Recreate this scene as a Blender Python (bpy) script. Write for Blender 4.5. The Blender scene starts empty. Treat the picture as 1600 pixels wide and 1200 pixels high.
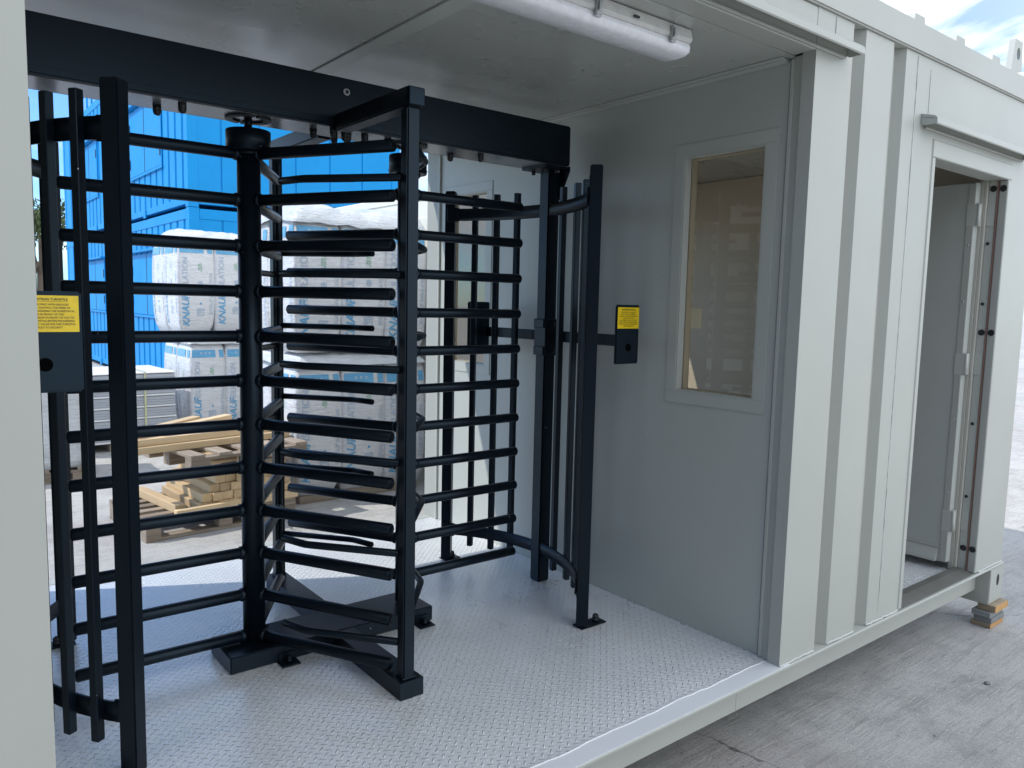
import bpy, bmesh, math, random
from mathutils import Vector, Matrix, Euler
from math import sin, cos, pi, radians as R
random.seed(7)
S = bpy.context.scene
COL = S.collection
G = -0.33                       # yard level; the cabin floor is z = 0

# ------------------------------------------------------------------ materials
def nodes(name):
    m = bpy.data.materials.new(name); m.use_nodes = True
    nt = m.node_tree; nt.nodes.clear()
    out = nt.nodes.new('ShaderNodeOutputMaterial')
    return m, nt, out
def N(nt, t, **k):
    n = nt.nodes.new(t)
    for a, v in k.items(): setattr(n, a, v)
    return n
def math_(nt, op, a, b=None, c=None):
    n = N(nt, 'ShaderNodeMath', operation=op)
    for i, v in enumerate((a, b, c)):
        if v is None: continue
        if isinstance(v, (int, float)): n.inputs[i].default_value = v
        else: nt.links.new(v, n.inputs[i])
    return n.outputs[0]
def mixc(nt, f, a, b):
    n = N(nt, 'ShaderNodeMix', data_type='RGBA')
    for s, v in ((0, f), (6, a), (7, b)):
        if isinstance(v, (int, float)): n.inputs[s].default_value = v
        elif isinstance(v, tuple): n.inputs[s].default_value = (*v, 1)
        else: nt.links.new(v, n.inputs[s])
    return n.outputs[2]
def noise(nt, scale, detail=4, rough=.55, vec=None, dist=0):
    n = N(nt, 'ShaderNodeTexNoise'); n.inputs['Scale'].default_value = scale
    n.inputs['Detail'].default_value = detail; n.inputs['Roughness'].default_value = rough
    n.inputs['Distortion'].default_value = dist
    if vec is not None: nt.links.new(vec, n.inputs['Vector'])
    return n.outputs[0]
def ramp(nt, f, a, b):
    n = N(nt, 'ShaderNodeMapRange'); nt.links.new(f, n.inputs[0])
    n.inputs[1].default_value = a; n.inputs[2].default_value = b
    return n.outputs[0]
def geo(nt): return N(nt, 'ShaderNodeNewGeometry').outputs['Position']
def objco(nt): return N(nt, 'ShaderNodeTexCoord').outputs['Object']
def mapv(nt, v, sc=(1,1,1), rot=(0,0,0)):
    n = N(nt, 'ShaderNodeMapping'); nt.links.new(v, n.inputs[0])
    n.inputs['Scale'].default_value = sc; n.inputs['Rotation'].default_value = rot
    return n.outputs[0]
def bump(nt, h, strength=.3, dist=.01, prev=None):
    n = N(nt, 'ShaderNodeBump'); nt.links.new(h, n.inputs['Height'])
    n.inputs['Strength'].default_value = strength; n.inputs['Distance'].default_value = dist
    if prev is not None: nt.links.new(prev, n.inputs['Normal'])
    return n.outputs[0]
def pbsdf(nt, out, color, rough, normal=None, metal=0, spec=.5):
    b = N(nt, 'ShaderNodeBsdfPrincipled')
    for key, v in (('Base Color', color), ('Roughness', rough), ('Normal', normal), ('Metallic', metal), ('Specular IOR Level', spec)):
        if v is None: continue
        if isinstance(v, (int, float)): b.inputs[key].default_value = v
        elif isinstance(v, tuple): b.inputs[key].default_value = (*v, 1)
        else: nt.links.new(v, b.inputs[key])
    nt.links.new(b.outputs[0], out.inputs[0])
    return b

def paint(name, col, rough=.4, var=.08, wav=.0015, specks=False, spec=.5, dirt=None, fine=False, tint=None):
    m, nt, out = nodes(name); p = geo(nt)
    n1 = noise(nt, 2.3, 5, .6, p)
    c = mixc(nt, ramp(nt, n1, .3, .7), tuple(x*(1-var) for x in col), tuple(min(1, x*(1+var)) for x in col))
    if dirt:
        n3 = noise(nt, 9, 6, .7, mapv(nt, p, (1, 1, .35)))
        c = mixc(nt, math_(nt, 'MULTIPLY', ramp(nt, n3, .58, .8), dirt), c, (.2, .18, .15))
    if specks:
        v = N(nt, 'ShaderNodeTexVoronoi'); v.inputs['Scale'].default_value = 26; nt.links.new(p, v.inputs['Vector'])
        sx = N(nt, 'ShaderNodeSeparateColor'); nt.links.new(v.outputs['Color'], sx.inputs[0])
        s = math_(nt, 'MULTIPLY', math_(nt, 'LESS_THAN', v.outputs['Distance'], .055), math_(nt, 'GREATER_THAN', sx.outputs[0], .90))
        c = mixc(nt, s, c, (.55, .58, .6))
    n2 = noise(nt, 3.0, 2, .5, p)
    nf = noise(nt, 420, 2, .5, p)
    nm = bump(nt, n2, .35, wav*8)
    if fine: nm = bump(nt, nf, .08, .001, nm)
    rr = N(nt, 'ShaderNodeMapRange'); nt.links.new(noise(nt, 1.6, 4, .6, p), rr.inputs[0])
    rr.inputs[1].default_value = .25; rr.inputs[2].default_value = .75
    rr.inputs[3].default_value = max(.05, rough-.05); rr.inputs[4].default_value = rough+.06
    b = pbsdf(nt, out, c, rr.outputs[0], nm, 0, spec)
    if tint: b.inputs['Specular Tint'].default_value = (*tint, 1)
    return m
def plain(name, col, rough=.5, metal=0, spec=.5):
    m, nt, out = nodes(name)
    n1 = noise(nt, 40, 4, .6, geo(nt))
    c = mixc(nt, ramp(nt, n1, .3, .7), tuple(x*.93 for x in col), tuple(min(1, x*1.07) for x in col))
    pbsdf(nt, out, c, rough, None, metal, spec)
    return m
M = {}
M['black'] = paint('black_powder_coat', (.0030, .0055, .0095), .37, .2, .0002, specks=True, spec=.32, tint=(.60, .80, 1))
M['blackplain'] = paint('black_sheet', (.006, .0105, .016), .42, .12, .0002, spec=.35, tint=(.5, .75, 1))
M['grey'] = paint('pale_grey_paint', (.410, .424, .388), .42, .03, .0005)
M['panel'] = paint('grey_wall_lining', (.455, .480, .448), .36, .02, .0003, spec=.5)
M['ceil'] = paint('grey_ceiling_lining', (.42, .432, .402), .27, .015, .00004, spec=.55)
M['trim'] = paint('grey_trim', (.46, .48, .445), .35, .02, .0004)
M['galv'] = plain('bright_steel', (.55, .56, .57), .3, 1)
M['blue'] = paint('blue_paint', (.001, .255, .60), .5, .05, .0006, dirt=.02, spec=.22)
M['bluedark'] = paint('dark_blue_rubber', (.01, .025, .06), .5, .1)
M['cream'] = paint('cream_lining', (.78, .69, .54), .5, .04, .0006)
M['tan'] = paint('tan_board', (.66, .59, .49), .5, .05, .0006)
M['creampaint'] = paint('cream_cabin_paint', (.70, .69, .60), .45, .04, .001)
M['yellow'] = plain('yellow_label', (.82, .58, .012), .32)
M['ink'] = plain('black_ink', (.012, .012, .012), .5)
M['rubber'] = plain('black_rubber', (.012, .013, .016), .55)
M['hole'] = plain('black_hole', (.0008, .001, .0016), .9, 0, .05)
M['seal'] = plain('brown_seal', (.15, .085, .07), .6)
M['diff'] = plain('white_diffuser', (.80, .80, .84), .22)
M['housing'] = plain('light_housing', (.58, .58, .56), .4)
M['dark'] = plain('dark_void', (.02, .02, .022), .7)
M['thresh'] = paint('worn_threshold', (.10, .10, .09), .45, .4, .001)

# tread plate
m, nt, out = nodes('tread_plate'); p = mapv(nt, geo(nt), (41, 41, 41), (0, 0, R(45)))
sep = N(nt, 'ShaderNodeSeparateXYZ'); nt.links.new(p, sep.inputs[0])
fx = math_(nt, 'SUBTRACT', math_(nt, 'FRACT', sep.outputs[0]), .5); fy = math_(nt, 'SUBTRACT', math_(nt, 'FRACT', sep.outputs[1]), .5)
par = math_(nt, 'FLOORED_MODULO', math_(nt, 'ADD', math_(nt, 'FLOOR', sep.outputs[0]), math_(nt, 'FLOOR', sep.outputs[1])), 2)
inv = math_(nt, 'SUBTRACT', 1, par)
a = math_(nt, 'ADD', math_(nt, 'MULTIPLY', fx, inv), math_(nt, 'MULTIPLY', fy, par))
b = math_(nt, 'ADD', math_(nt, 'MULTIPLY', fy, inv), math_(nt, 'MULTIPLY', fx, par))
d = math_(nt, 'ADD', math_(nt, 'POWER', math_(nt, 'DIVIDE', math_(nt, 'ABSOLUTE', a), .47), 2), math_(nt, 'POWER', math_(nt, 'DIVIDE', math_(nt, 'ABSOLUTE', b), .15), 2))
h = N(nt, 'ShaderNodeMapRange', interpolation_type='SMOOTHSTEP'); nt.links.new(d, h.inputs[0])
h.inputs[1].default_value = 1.15; h.inputs[2].default_value = .2
n1 = noise(nt, 3.2, 6, .62, geo(nt)); n2 = noise(nt, 30, 5, .7, geo(nt))
base = mixc(nt, ramp(nt, n1, .3, .7), (.70, .73, .75), (.79, .81, .825))
base = mixc(nt, math_(nt, 'MULTIPLY', ramp(nt, n2, .58, .85), .10), base, (.50, .51, .52))
base = mixc(nt, math_(nt, 'MULTIPLY', h.outputs[0], .45), base, (.86, .87, .88))  # lugs mixed paler, standing in for the light they catch
nm = bump(nt, noise(nt, 2.2, 2, .5, geo(nt)), .25, .008)
nm = bump(nt, h.outputs[0], 1.0, .0040, nm)
rr = N(nt, 'ShaderNodeMapRange'); nt.links.new(n1, rr.inputs[0]); rr.inputs[1].default_value = .3; rr.inputs[2].default_value = .7; rr.inputs[3].default_value = .24; rr.inputs[4].default_value = .36
pbsdf(nt, out, base, rr.outputs[0], nm, .22, .7)
M['tread'] = m

# concrete yard
m, nt, out = nodes('yard_concrete'); p = geo(nt)
n1 = noise(nt, .35, 6, .6, p); n2 = noise(nt, 5, 8, .7, p); n3 = noise(nt, 85, 6, .8, p); n4 = noise(nt, 150, 3, .7, p)
st = noise(nt, 1, 5, .7, mapv(nt, p, (3.0, 42, 1), (0, 0, R(-28))), .6)
patch = noise(nt, .9, 3, .5, p)
c = mixc(nt, ramp(nt, n1, .3, .7), (.43, .424, .408), (.56, .55, .525))
c = mixc(nt, math_(nt, 'MULTIPLY', ramp(nt, n2, .45, .70), .6), c, (.27, .265, .255))
c = mixc(nt, math_(nt, 'MULTIPLY', ramp(nt, n3, .52, .75), .8), c, (.70, .69, .66))
c = mixc(nt, math_(nt, 'MULTIPLY', ramp(nt, st, .5, .70), .40), c, (.15, .148, .145))
c = mixc(nt, math_(nt, 'MULTIPLY', ramp(nt, patch, .56, .7), .35), c, (.29, .225, .21))
c = mixc(nt, math_(nt, 'MULTIPLY', ramp(nt, n4, .54, .68), .6), c, (.13, .128, .125))
gv = N(nt, 'ShaderNodeTexVoronoi'); gv.inputs['Scale'].default_value = 34; nt.links.new(p, gv.inputs['Vector'])
gs = N(nt, 'ShaderNodeSeparateColor'); nt.links.new(gv.outputs['Color'], gs.inputs[0])
c = mixc(nt, math_(nt, 'MULTIPLY', math_(nt, 'LESS_THAN', gv.outputs['Distance'], .12), math_(nt, 'GREATER_THAN', gs.outputs[0], .93)), c, (.80, .80, .78))
c = mixc(nt, math_(nt, 'MULTIPLY', math_(nt, 'LESS_THAN', gv.outputs['Distance'], .11), math_(nt, 'LESS_THAN', gs.outputs[0], .04)), c, (.10, .10, .10))
vor = N(nt, 'ShaderNodeTexVoronoi', feature='DISTANCE_TO_EDGE'); vor.inputs['Scale'].default_value = .33
wob = N(nt, 'ShaderNodeVectorMath', operation='ADD'); nt.links.new(p, wob.inputs[0])
wn = N(nt, 'ShaderNodeTexNoise'); wn.inputs['Scale'].default_value = 2.5; wn.inputs['Detail'].default_value = 6; nt.links.new(p, wn.inputs['Vector'])
ws = N(nt, 'ShaderNodeVectorMath', operation='SCALE'); nt.links.new(wn.outputs['Color'], ws.inputs[0]); ws.inputs['Scale'].default_value = .35
nt.links.new(ws.outputs[0], wob.inputs[1]); nt.links.new(wob.outputs[0], vor.inputs['Vector'])
crk = math_(nt, 'MULTIPLY', math_(nt, 'LESS_THAN', vor.outputs['Distance'], .0013), ramp(nt, n2, .35, .6))
c = mixc(nt, math_(nt, 'MULTIPLY', crk, .8), c, (.05, .05, .05))
hh = math_(nt, 'ADD', math_(nt, 'MULTIPLY', st, .7), math_(nt, 'MULTIPLY', n3, .8))
hh = math_(nt, 'SUBTRACT', hh, math_(nt, 'MULTIPLY', crk, 1.5))
pbsdf(nt, out, c, .80, bump(nt, hh, .9, .010), 0, .35)
M['yard'] = m

def wood(name, c1, c2, axis=0, rough=.65, ends=None):
    m, nt, out = nodes(name); o = objco(nt)
    sc = [30, 30, 30]; sc[axis] = 1.6
    info = N(nt, 'ShaderNodeObjectInfo').outputs['Random']
    ad = N(nt, 'ShaderNodeVectorMath', operation='ADD'); nt.links.new(o, ad.inputs[0])
    cm = N(nt, 'ShaderNodeCombineXYZ'); nt.links.new(math_(nt, 'MULTIPLY', info, 37), cm.inputs[0]); nt.links.new(math_(nt, 'MULTIPLY', info, 19), cm.inputs[2]); nt.links.new(cm.outputs[0], ad.inputs[1])
    g = noise(nt, 1, 6, .65, mapv(nt, ad.outputs[0], tuple(sc)), .8); k = noise(nt, 3, 3, .5, ad.outputs[0])
    c = mixc(nt, ramp(nt, g, .3, .7), c1, c2)
    c = mixc(nt, math_(nt, 'MULTIPLY', ramp(nt, k, .55, .8), .4), c, tuple(x*.6 for x in c1))
    hs = N(nt, 'ShaderNodeHueSaturation'); nt.links.new(c, hs.inputs['Color'])
    nt.links.new(math_(nt, 'ADD', .82, math_(nt, 'MULTIPLY', info, .36)), hs.inputs['Value'])
    pbsdf(nt, out, hs.outputs[0], rough, bump(nt, g, .35, .003), 0, .3)
    return m
M['timberX'] = wood('fresh_timber_along', (.60, .44, .25), (.72, .56, .36), 0)
M['timberY'] = wood('fresh_timber_across', (.56, .40, .22), (.70, .53, .33), 1)
M['palletX'] = wood('weathered_board_along', (.20, .155, .115), (.36, .30, .235), 0)
M['palletY'] = wood('weathered_board_across', (.24, .19, .145), (.42, .36, .29), 1)
M['packgrey'] = wood('grey_packer', (.19, .20, .20), (.29, .30, .30), 1)
M['packtan'] = wood('tan_packer', (.30, .24, .17), (.40, .32, .22), 1)
M['packend'] = wood('orange_end_grain', (.55, .29, .11), (.68, .40, .17), 2)

# glass
m, nt, out = nodes('window_glass')
tr = N(nt, 'ShaderNodeBsdfTransparent'); tr.inputs[0].default_value = (.86, .84, .79, 1)
gl = N(nt, 'ShaderNodeBsdfGlossy'); gl.inputs['Roughness'].default_value = .004
nt.links.new(bump(nt, noise(nt, 2.0, 1, .5, geo(nt)), .05, .004), gl.inputs['Normal'])
fr = N(nt, 'ShaderNodeFresnel'); fr.inputs[0].default_value = 2.0
mx = N(nt, 'ShaderNodeMixShader'); nt.links.new(math_(nt, 'MULTIPLY', math_(nt, 'MINIMUM', math_(nt, 'MULTIPLY', fr.outputs[0], 1.3), 1), math_(nt, 'SUBTRACT', 1, N(nt, 'ShaderNodeNewGeometry').outputs['Backfacing'])), mx.inputs[0])
nt.links.new(tr.outputs[0], mx.inputs[1]); nt.links.new(gl.outputs[0], mx.inputs[2]); nt.links.new(mx.outputs[0], out.inputs[0])
M['glass'] = m

# printed film of the bags
def film(name, c1, c2, bmp=.5, rough=.3):
    m, nt, out = nodes(name); o = objco(nt)
    w = noise(nt, 1, 6, .7, mapv(nt, o, (4, 4, 34)), 1.2); w2 = noise(nt, 7, 5, .6, o)
    c = mixc(nt, ramp(nt, w, .35, .7), c1, c2)
    hh = math_(nt, 'ADD', math_(nt, 'MULTIPLY', w, .6), w2)
    pbsdf(nt, out, c, rough, bump(nt, hh, bmp, .03), 0, .6)
    return m
M['film'] = film('bag_film', (.64, .645, .66), (.76, .765, .785), .7, .26)
M['filmwhite'] = film('white_wrap', (.58, .61, .63), (.72, .74, .76), .9, .22)
M['print'] = film('blue_print', (.08, .32, .56), (.16, .46, .70), .5, .35)
M['printpale'] = film('pale_blue_print', (.36, .47, .59), (.44, .54, .66), .5, .35)
M['printgreen'] = film('green_print', (.10, .36, .17), (.18, .48, .26), .5, .35)
M['sheet'] = paint('grey_sheet', (.42, .45, .49), .45, .08, .001)
M['sheetedge'] = paint('white_sheet_edge', (.78, .78, .78), .4, .03, .001)
M['strap'] = plain('yellow_strap', (.55, .56, .34), .4)
m, nt, out = nodes('leaf')
oi = N(nt, 'ShaderNodeNewGeometry').outputs['Random Per Island']
c = mixc(nt, oi, (.035, .06, .02), (.10, .13, .05))
pbsdf(nt, out, c, .6, None, 0, .3)
M['leaf'] = m
M['bark'] = plain('bark', (.09, .07, .05), .9)

# ------------------------------------------------------------------ mesh helpers
ORG = {}
class MB:
    def __init__(s): s.bm = bmesh.new(); s.mi = 0
    def _take(s, t, mat=None):
        if mat is not None: bmesh.ops.transform(t, matrix=mat, verts=t.verts)
        for f in t.faces: f.material_index = s.mi
        me = bpy.data.meshes.new('t'); t.to_mesh(me); t.free(); s.bm.from_mesh(me); bpy.data.meshes.remove(me)
    def box(s, x0, x1, y0, y1, z0, z1, bev=0, rot=None, seg=1):
        t = bmesh.new(); bmesh.ops.create_cube(t, size=1)
        for v in t.verts: v.co = Vector((v.co.x*abs(x1-x0), v.co.y*abs(y1-y0), v.co.z*abs(z1-z0)))
        if bev: bmesh.ops.bevel(t, geom=t.edges[:], offset=bev, segments=seg, affect='EDGES')
        mt = Matrix.Translation(((x0+x1)/2, (y0+y1)/2, (z0+z1)/2))
        if rot is not None: mt = mt @ rot.to_4x4()
        s._take(t, mt); return s
    def tube(s, pts, r, n=14, dome=True):
        pts = [Vector(p) for p in pts]; t = bmesh.new(); rings = []
        prof = []
        d0 = (pts[1]-pts[0]).normalized(); d1 = (pts[-1]-pts[-2]).normalized()
        for i, p in enumerate(pts):
            d = d0 if i == 0 else d1 if i == len(pts)-1 else ((pts[i]-pts[i-1]).normalized()+(pts[i+1]-pts[i]).normalized()).normalized()
            if i == 0 and dome: prof += [(p-d*r*.34, d, r*.45), (p-d*r*.16, d, r*.86)]
            prof.append((p, d, r))
            if i == len(pts)-1 and dome: prof += [(p+d*r*.16, d, r*.86), (p+d*r*.34, d, r*.45)]
        up = Vector((0, 0, 1)) if abs(d0.z) < .9 else Vector((1, 0, 0))
        for p, d, rr in prof:
            u = d.cross(up).normalized(); w = u.cross(d).normalized()
            rings.append([t.verts.new(p+u*cos(2*pi*k/n)*rr+w*sin(2*pi*k/n)*rr) for k in range(n)])
        for a, b in zip(rings, rings[1:]):
            for k in range(n): t.faces.new((a[k], a[(k+1) % n], b[(k+1) % n], b[k])).smooth = True
        t.faces.new(rings[0][::-1]); t.faces.new(rings[-1])
        bmesh.ops.recalc_face_normals(t, faces=t.faces)
        s._take(t); return s
    def cyl(s, c, axis, r, h, n=20, bev=0, r2=None):
        t = bmesh.new(); bmesh.ops.create_cone(t, cap_ends=True, segments=n, radius1=r, radius2=r if r2 is None else r2, depth=h)
        if bev: bmesh.ops.bevel(t, geom=[e for e in t.edges if len(e.link_faces) == 2 and max(len(f.verts) for f in e.link_faces) > 4], offset=bev, segments=2, affect='EDGES')
        for f in t.faces:
            if len(f.verts) == 4: f.smooth = True
        q = Vector((0, 0, 1)).rotation_difference(Vector(axis)).to_matrix().to_4x4()
        s._take(t, Matrix.Translation(c) @ q); return s
    def ball(s, c, r, sc=(1, 1, 1), n=12):
        t = bmesh.new(); bmesh.ops.create_uvsphere(t, u_segments=n, v_segments=n//2+2, radius=r)
        for f in t.faces: f.smooth = True
        s._take(t, Matrix.Translation(c) @ Matrix.Diagonal((*sc, 1))); return s
    def prism(s, poly, z0, z1, plane='xy', smooth=False):
        """extrude a closed 2-D outline: 'xy' along z, 'yz' along x, 'xz' along y"""
        t = bmesh.new()
        f3 = {'xy': lambda p, q: (p[0], p[1], q), 'yz': lambda p, q: (q, p[0], p[1]), 'xz': lambda p, q: (p[0], q, p[1])}[plane]
        a = [t.verts.new(f3(p, z0)) for p in poly]; b = [t.verts.new(f3(p, z1)) for p in poly]
        n = len(poly)
        for i in range(n): t.faces.new((a[i], a[(i+1) % n], b[(i+1) % n], b[i])).smooth = smooth
        t.faces.new(a[::-1]); t.faces.new(b)
        bmesh.ops.recalc_face_normals(t, faces=t.faces)
        s._take(t); return s
    def text(s, body, size, mat, align='CENTER', warp=None, sx=1, shear=0, thick=0):
        cu = bpy.data.curves.new('t', 'FONT'); cu.body = body; cu.size = size; cu.align_x = align; cu.align_y = 'CENTER'
        cu.shear = shear; cu.offset = thick; cu.resolution_u = 3
        ob = bpy.data.objects.new('t', cu); COL.objects.link(ob)
        dg = bpy.context.evaluated_depsgraph_get(); me = bpy.data.meshes.new_from_object(ob.evaluated_get(dg))
        bpy.data.objects.remove(ob); bpy.data.curves.remove(cu)
        t = bmesh.new(); t.from_mesh(me); bpy.data.meshes.remove(me)
        for v in t.verts: v.co.x *= sx
        bmesh.ops.transform(t, matrix=mat, verts=t.verts)
        if warp:
            for v in t.verts: v.co = warp(v.co)
        s._take(t); return s
def obj(name, mb, mat, parent=None, label=None):
    me = bpy.data.meshes.new(name)
    off = ORG.get(parent.name) if parent else None
    if off is not None: bmesh.ops.translate(mb.bm, vec=-off, verts=mb.bm.verts)
    mb.bm.to_mesh(me); mb.bm.free()
    for x in (mat if isinstance(mat, (list, tuple)) else [mat]): me.materials.append(x)
    o = bpy.data.objects.new(name, me); COL.objects.link(o)
    if parent: o.parent = parent
    ORG[o.name] = off if off is not None else None
    if label: o['label'] = label
    return o
def tag(o, label, cat, group=None, kind=None):
    if label: o['label'] = label
    if cat: o['category'] = cat
    if group: o['group'] = group
    if kind: o['kind'] = kind
    return o
def thing(name, loc, label, cat, group=None, rz=0, local=False):
    o = bpy.data.objects.new(name, None); COL.objects.link(o); o.location = loc; o.rotation_euler = (0, 0, rz)
    o.empty_display_size = .1
    ORG[o.name] = None if local else Vector(loc)
    return tag(o, label, cat, group)
def kids(o): return [c for c in COL.objects if c.parent == o]
def copy_tree(o, parent=None):
    c = o.copy(); COL.objects.link(c); c.parent = parent
    if parent is not None: c.matrix_parent_inverse = o.matrix_parent_inverse
    for ch in kids(o): copy_tree(ch, c)
    return c

# ------------------------------------------------------------------ yard
mb = MB(); mb.box(-150, 250, -150, 250, G-.3, G)
g = obj('ground', mb, M['yard']); g['kind'] = 'structure'

# ------------------------------------------------------------------ the grey turnstile cabin
FY, BY = 1.531, 4.085           # front and back faces of the rails
PY = 1.545                      # face of the front sheets
XL, XR = -1.39, 4.665           # ends of the cabin
OL, OR = .186, 2.537            # turnstile opening
cab = thing('container_cabin', (1.6, 2.8, G), 'pale grey steel container cabin with an open turnstile bay and a doorway on the right', 'container cabin')
# floor
obj('floor_plate', MB().box(XL+.05, XR-.05, 1.606, BY-.077, -.006, 0), M['tread'], cab)
mb = MB(); mb.box(OL-.02, OR+.06, FY+.002, 1.606, .0002, .0018, .0006)
mb.tube([(OL+i*(OR-OL)/60, 1.606+random.uniform(-.0025, .0035)+.0025*sin(i*.7), .0015) for i in range(61)], .0034, 6)
obj('floor_edge', mb, paint('floor_edge_paint', (.68, .70, .72), .38, .03, .0008), cab)
mb = MB(); mb.box(OL-.02, OR+.06, BY-.0765, BY-.004, .0002, .0018, .0006); obj('floor_edge', mb, M['trim'], cab)
mb = MB()
for k in range(13): mb.box(XL+.2+k*.46, XL+.26+k*.46, 1.66, BY-.13, -.12, -.008)
obj('floor_bearers', mb, M['dark'], cab)
# bottom rails with a lip
def rail_poly(y, s): return [(y, -.003), (y, -.010), (y+s*.003, -.013), (y+s*.066, -.013), (y+s*.069, -.016), (y+s*.069, -.138), (y+s*.072, -.141), (y+s*.12, -.141), (y+s*.12, -.008), (y+s*.076, -.0065), (y+s*.074, 0), (y+s*.003, 0)]
mb = MB(); mb.prism(rail_poly(FY, 1), XL, 2.355, 'yz'); mb.prism(rail_poly(FY, 1), 2.3565, XR, 'yz'); obj('bottom_rail', mb, M['grey'], cab)
obj('bottom_rail', MB().prism(rail_poly(BY, -1), XL, XR, 'yz'), M['grey'], cab)
WP = paint('fresh_weld_paint', (.50, .525, .50), .35, .04, .001)
# bead of paint and weld where sheets meet the rail
random.seed(3)
for x0, x1 in ((OR, 2.77), (2.87, 3.075), (3.185, 3.47), (4.345, 4.655)):
    n = int((x1-x0)/.02)+2
    obj('weld_bead', MB().tube([(x0+(x1-x0)*i/(n-1), PY-.002+random.uniform(-.0015, .0015), .002+random.uniform(0, .004)) for i in range(n)], .0042, 6), WP, cab)
# top rails and roof
mb = MB(); mb.box(XL, XR, FY, FY+.075, 2.382, 2.497, .006, seg=2); obj('roof_rail', mb, M['grey'], cab)
mb = MB(); mb.box(XL, XR, BY-.075, BY, 2.382, 2.497, .006, seg=2); obj('roof_rail', mb, M['grey'], cab)
mb = MB(); mb.box(XL+.02, XR-.02, FY+.06, BY-.06, 2.455, 2.475)
for k in range(16):
    x = XR-.232-k*.385
    mb.prism([(x-.055, 2.47), (x+.055, 2.47), (x+.040, 2.529), (x-.040, 2.529)], FY+.015, BY-.02, 'xz')
obj('roof', mb, M['grey'], cab)
# lifting lugs
for x, y in ((4.44, 1.60), (4.44, 3.95)):
    mb = MB(); t = [(x-.075, 2.49), (x+.075, 2.49), (x+.055, 2.70), (x-.038, 2.70)]
    bmx = bmesh.new(); hole = [(x+.012+.022*cos(a*pi/8), 2.636+.03*sin(a*pi/8)) for a in range(16)]
    vo = [bmx.verts.new((px, y, pz)) for px, pz in t]; vh = [bmx.verts.new((px, y, pz)) for px, pz in hole]
    ed = [bmx.edges.new((vo[i], vo[(i+1) % 4])) for i in range(4)]+[bmx.edges.new((vh[i], vh[(i+1) % 16])) for i in range(16)]
    bmesh.ops.triangle_fill(bmx, use_beauty=True, edges=ed)
    for f in list(bmx.faces):
        c = f.calc_center_median()
        if ((c.x-x-.012)/.02)**2+((c.z-2.636)/.027)**2 < .9: bmx.faces.remove(f)
    r = bmesh.ops.extrude_face_region(bmx, geom=bmx.faces[:]); bmesh.ops.translate(bmx, vec=(0, .028, 0), verts=[v for v in r['geom'] if isinstance(v, bmesh.types.BMVert)])
    bmesh.ops.recalc_face_normals(bmx, faces=bmx.faces); mb._take(bmx)
    obj('lifting_lug', mb, M['grey'], cab)
# front sheets ------------------------------------------------------
def sheet_poly(x0, x1, grooves, y=PY, d=.036, th=.05, s=1):
    pts = [(x0, y)]
    for a, b in grooves: pts += [(a, y), (a+.017, y+s*d), (b-.024, y+s*d), (b, y)]
    pts += [(x1, y), (x1, y+s*th), (x0, y+s*th)]
    return pts
mb = MB(); mb.prism(sheet_poly(2.5375, 3.2859, [(2.778, 2.868), (3.081, 3.186)]), .0005, 2.381); obj('front_sheet', mb, M['grey'], cab)
mb = MB(); mb.box(3.286, 3.468, PY-.0003, PY+.05, .0005, 2.381); mb.box(3.468, 4.345, PY-.0003, PY+.05, 2.072, 2.381); mb.box(4.345, 4.655, PY-.0003, PY+.05, .0005, 2.381)
obj('door_surround', mb, M['grey'], cab)
# stitch weld beads up the seams (slightly proud, broken)
random.seed(5)
for xs, z0, z1 in ((3.286, .05, 2.37), (3.405, 2.16, 2.34), (2.655, 2.30, 2.375)):
    n = int((z1-z0)/.018); pts = [(xs+random.uniform(-.0010, .0010), PY-.0006+random.uniform(-.0007, .0012), z0+(z1-z0)*k/n) for k in range(n+1)]
    obj('weld_bead', MB().tube(pts, .0022, 6), WP, cab)
mb = MB(); mb.prism(sheet_poly(XL+.01, OL, [(XL+.3+k*.3, XL+.4+k*.3) for k in range(3)]), .0005, 2.381); obj('front_sheet', mb, M['grey'], cab)
obj('bay_jamb', MB().prism([(OL-.001, PY+.0502), (OL-.001, 1.633), (OL-.08, 1.633), (OL-.08, PY+.0502)], .0015, 2.235), M['grey'], cab)
mb = MB(); mb.box(OL, OR, PY, PY+.085, 2.238, 2.381, .003); obj('header', mb, M['grey'], cab)
mb = MB(); mb.prism([(OR+.0002, PY-.0005), (OR+.016, 1.634), (OR+.10, 1.634), (OR+.10, PY+.052), (OR+.004, PY+.052)], .0005, 2.236); obj('bay_jamb', mb, M['grey'], cab)
obj('jamb_trim', MB().box(OR+.014, OR+.03, 1.634, 1.650, .001, 2.234, .003), M['trim'], cab)
obj('seam_gap', MB().box(OR+.024, OR+.06, 1.650, 1.656, .001, 2.234), M['dark'], cab)
# rain canopies
def canopy(x0, x1, z):
    mb = MB()
    o = [(PY-.001, z+.050), (PY-.055, z+.036), (PY-.066, z+.026), (PY-.068, z+.004), (PY-.064, z), (PY-.058, z+.003), (PY-.058, z+.022), (PY-.048, z+.028), (PY-.001, z+.036)]
    mb.prism(o, x0, x1, 'yz')
    mb.prism([(PY-.001, z+.036), (PY-.058, z+.022), (PY-.058, z+.003), (PY-.012, z+.003), (PY-.001, z+.010)], x1-.006, x1-.001, 'yz')
    mb.prism([(PY-.001, z+.036), (PY-.058, z+.022), (PY-.058, z+.003), (PY-.012, z+.003), (PY-.001, z+.010)], x0+.001, x0+.006, 'yz')
    mb.box(x0+.03, x1-.03, PY-.012, PY-.0012, z-.006, z+.004, .002)
    return mb
obj('rain_canopy', canopy(OL-.2, 2.742, 2.247), M['grey'], cab)
obj('rain_canopy', canopy(3.345, 4.475, 2.105), M['grey'], cab)
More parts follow.
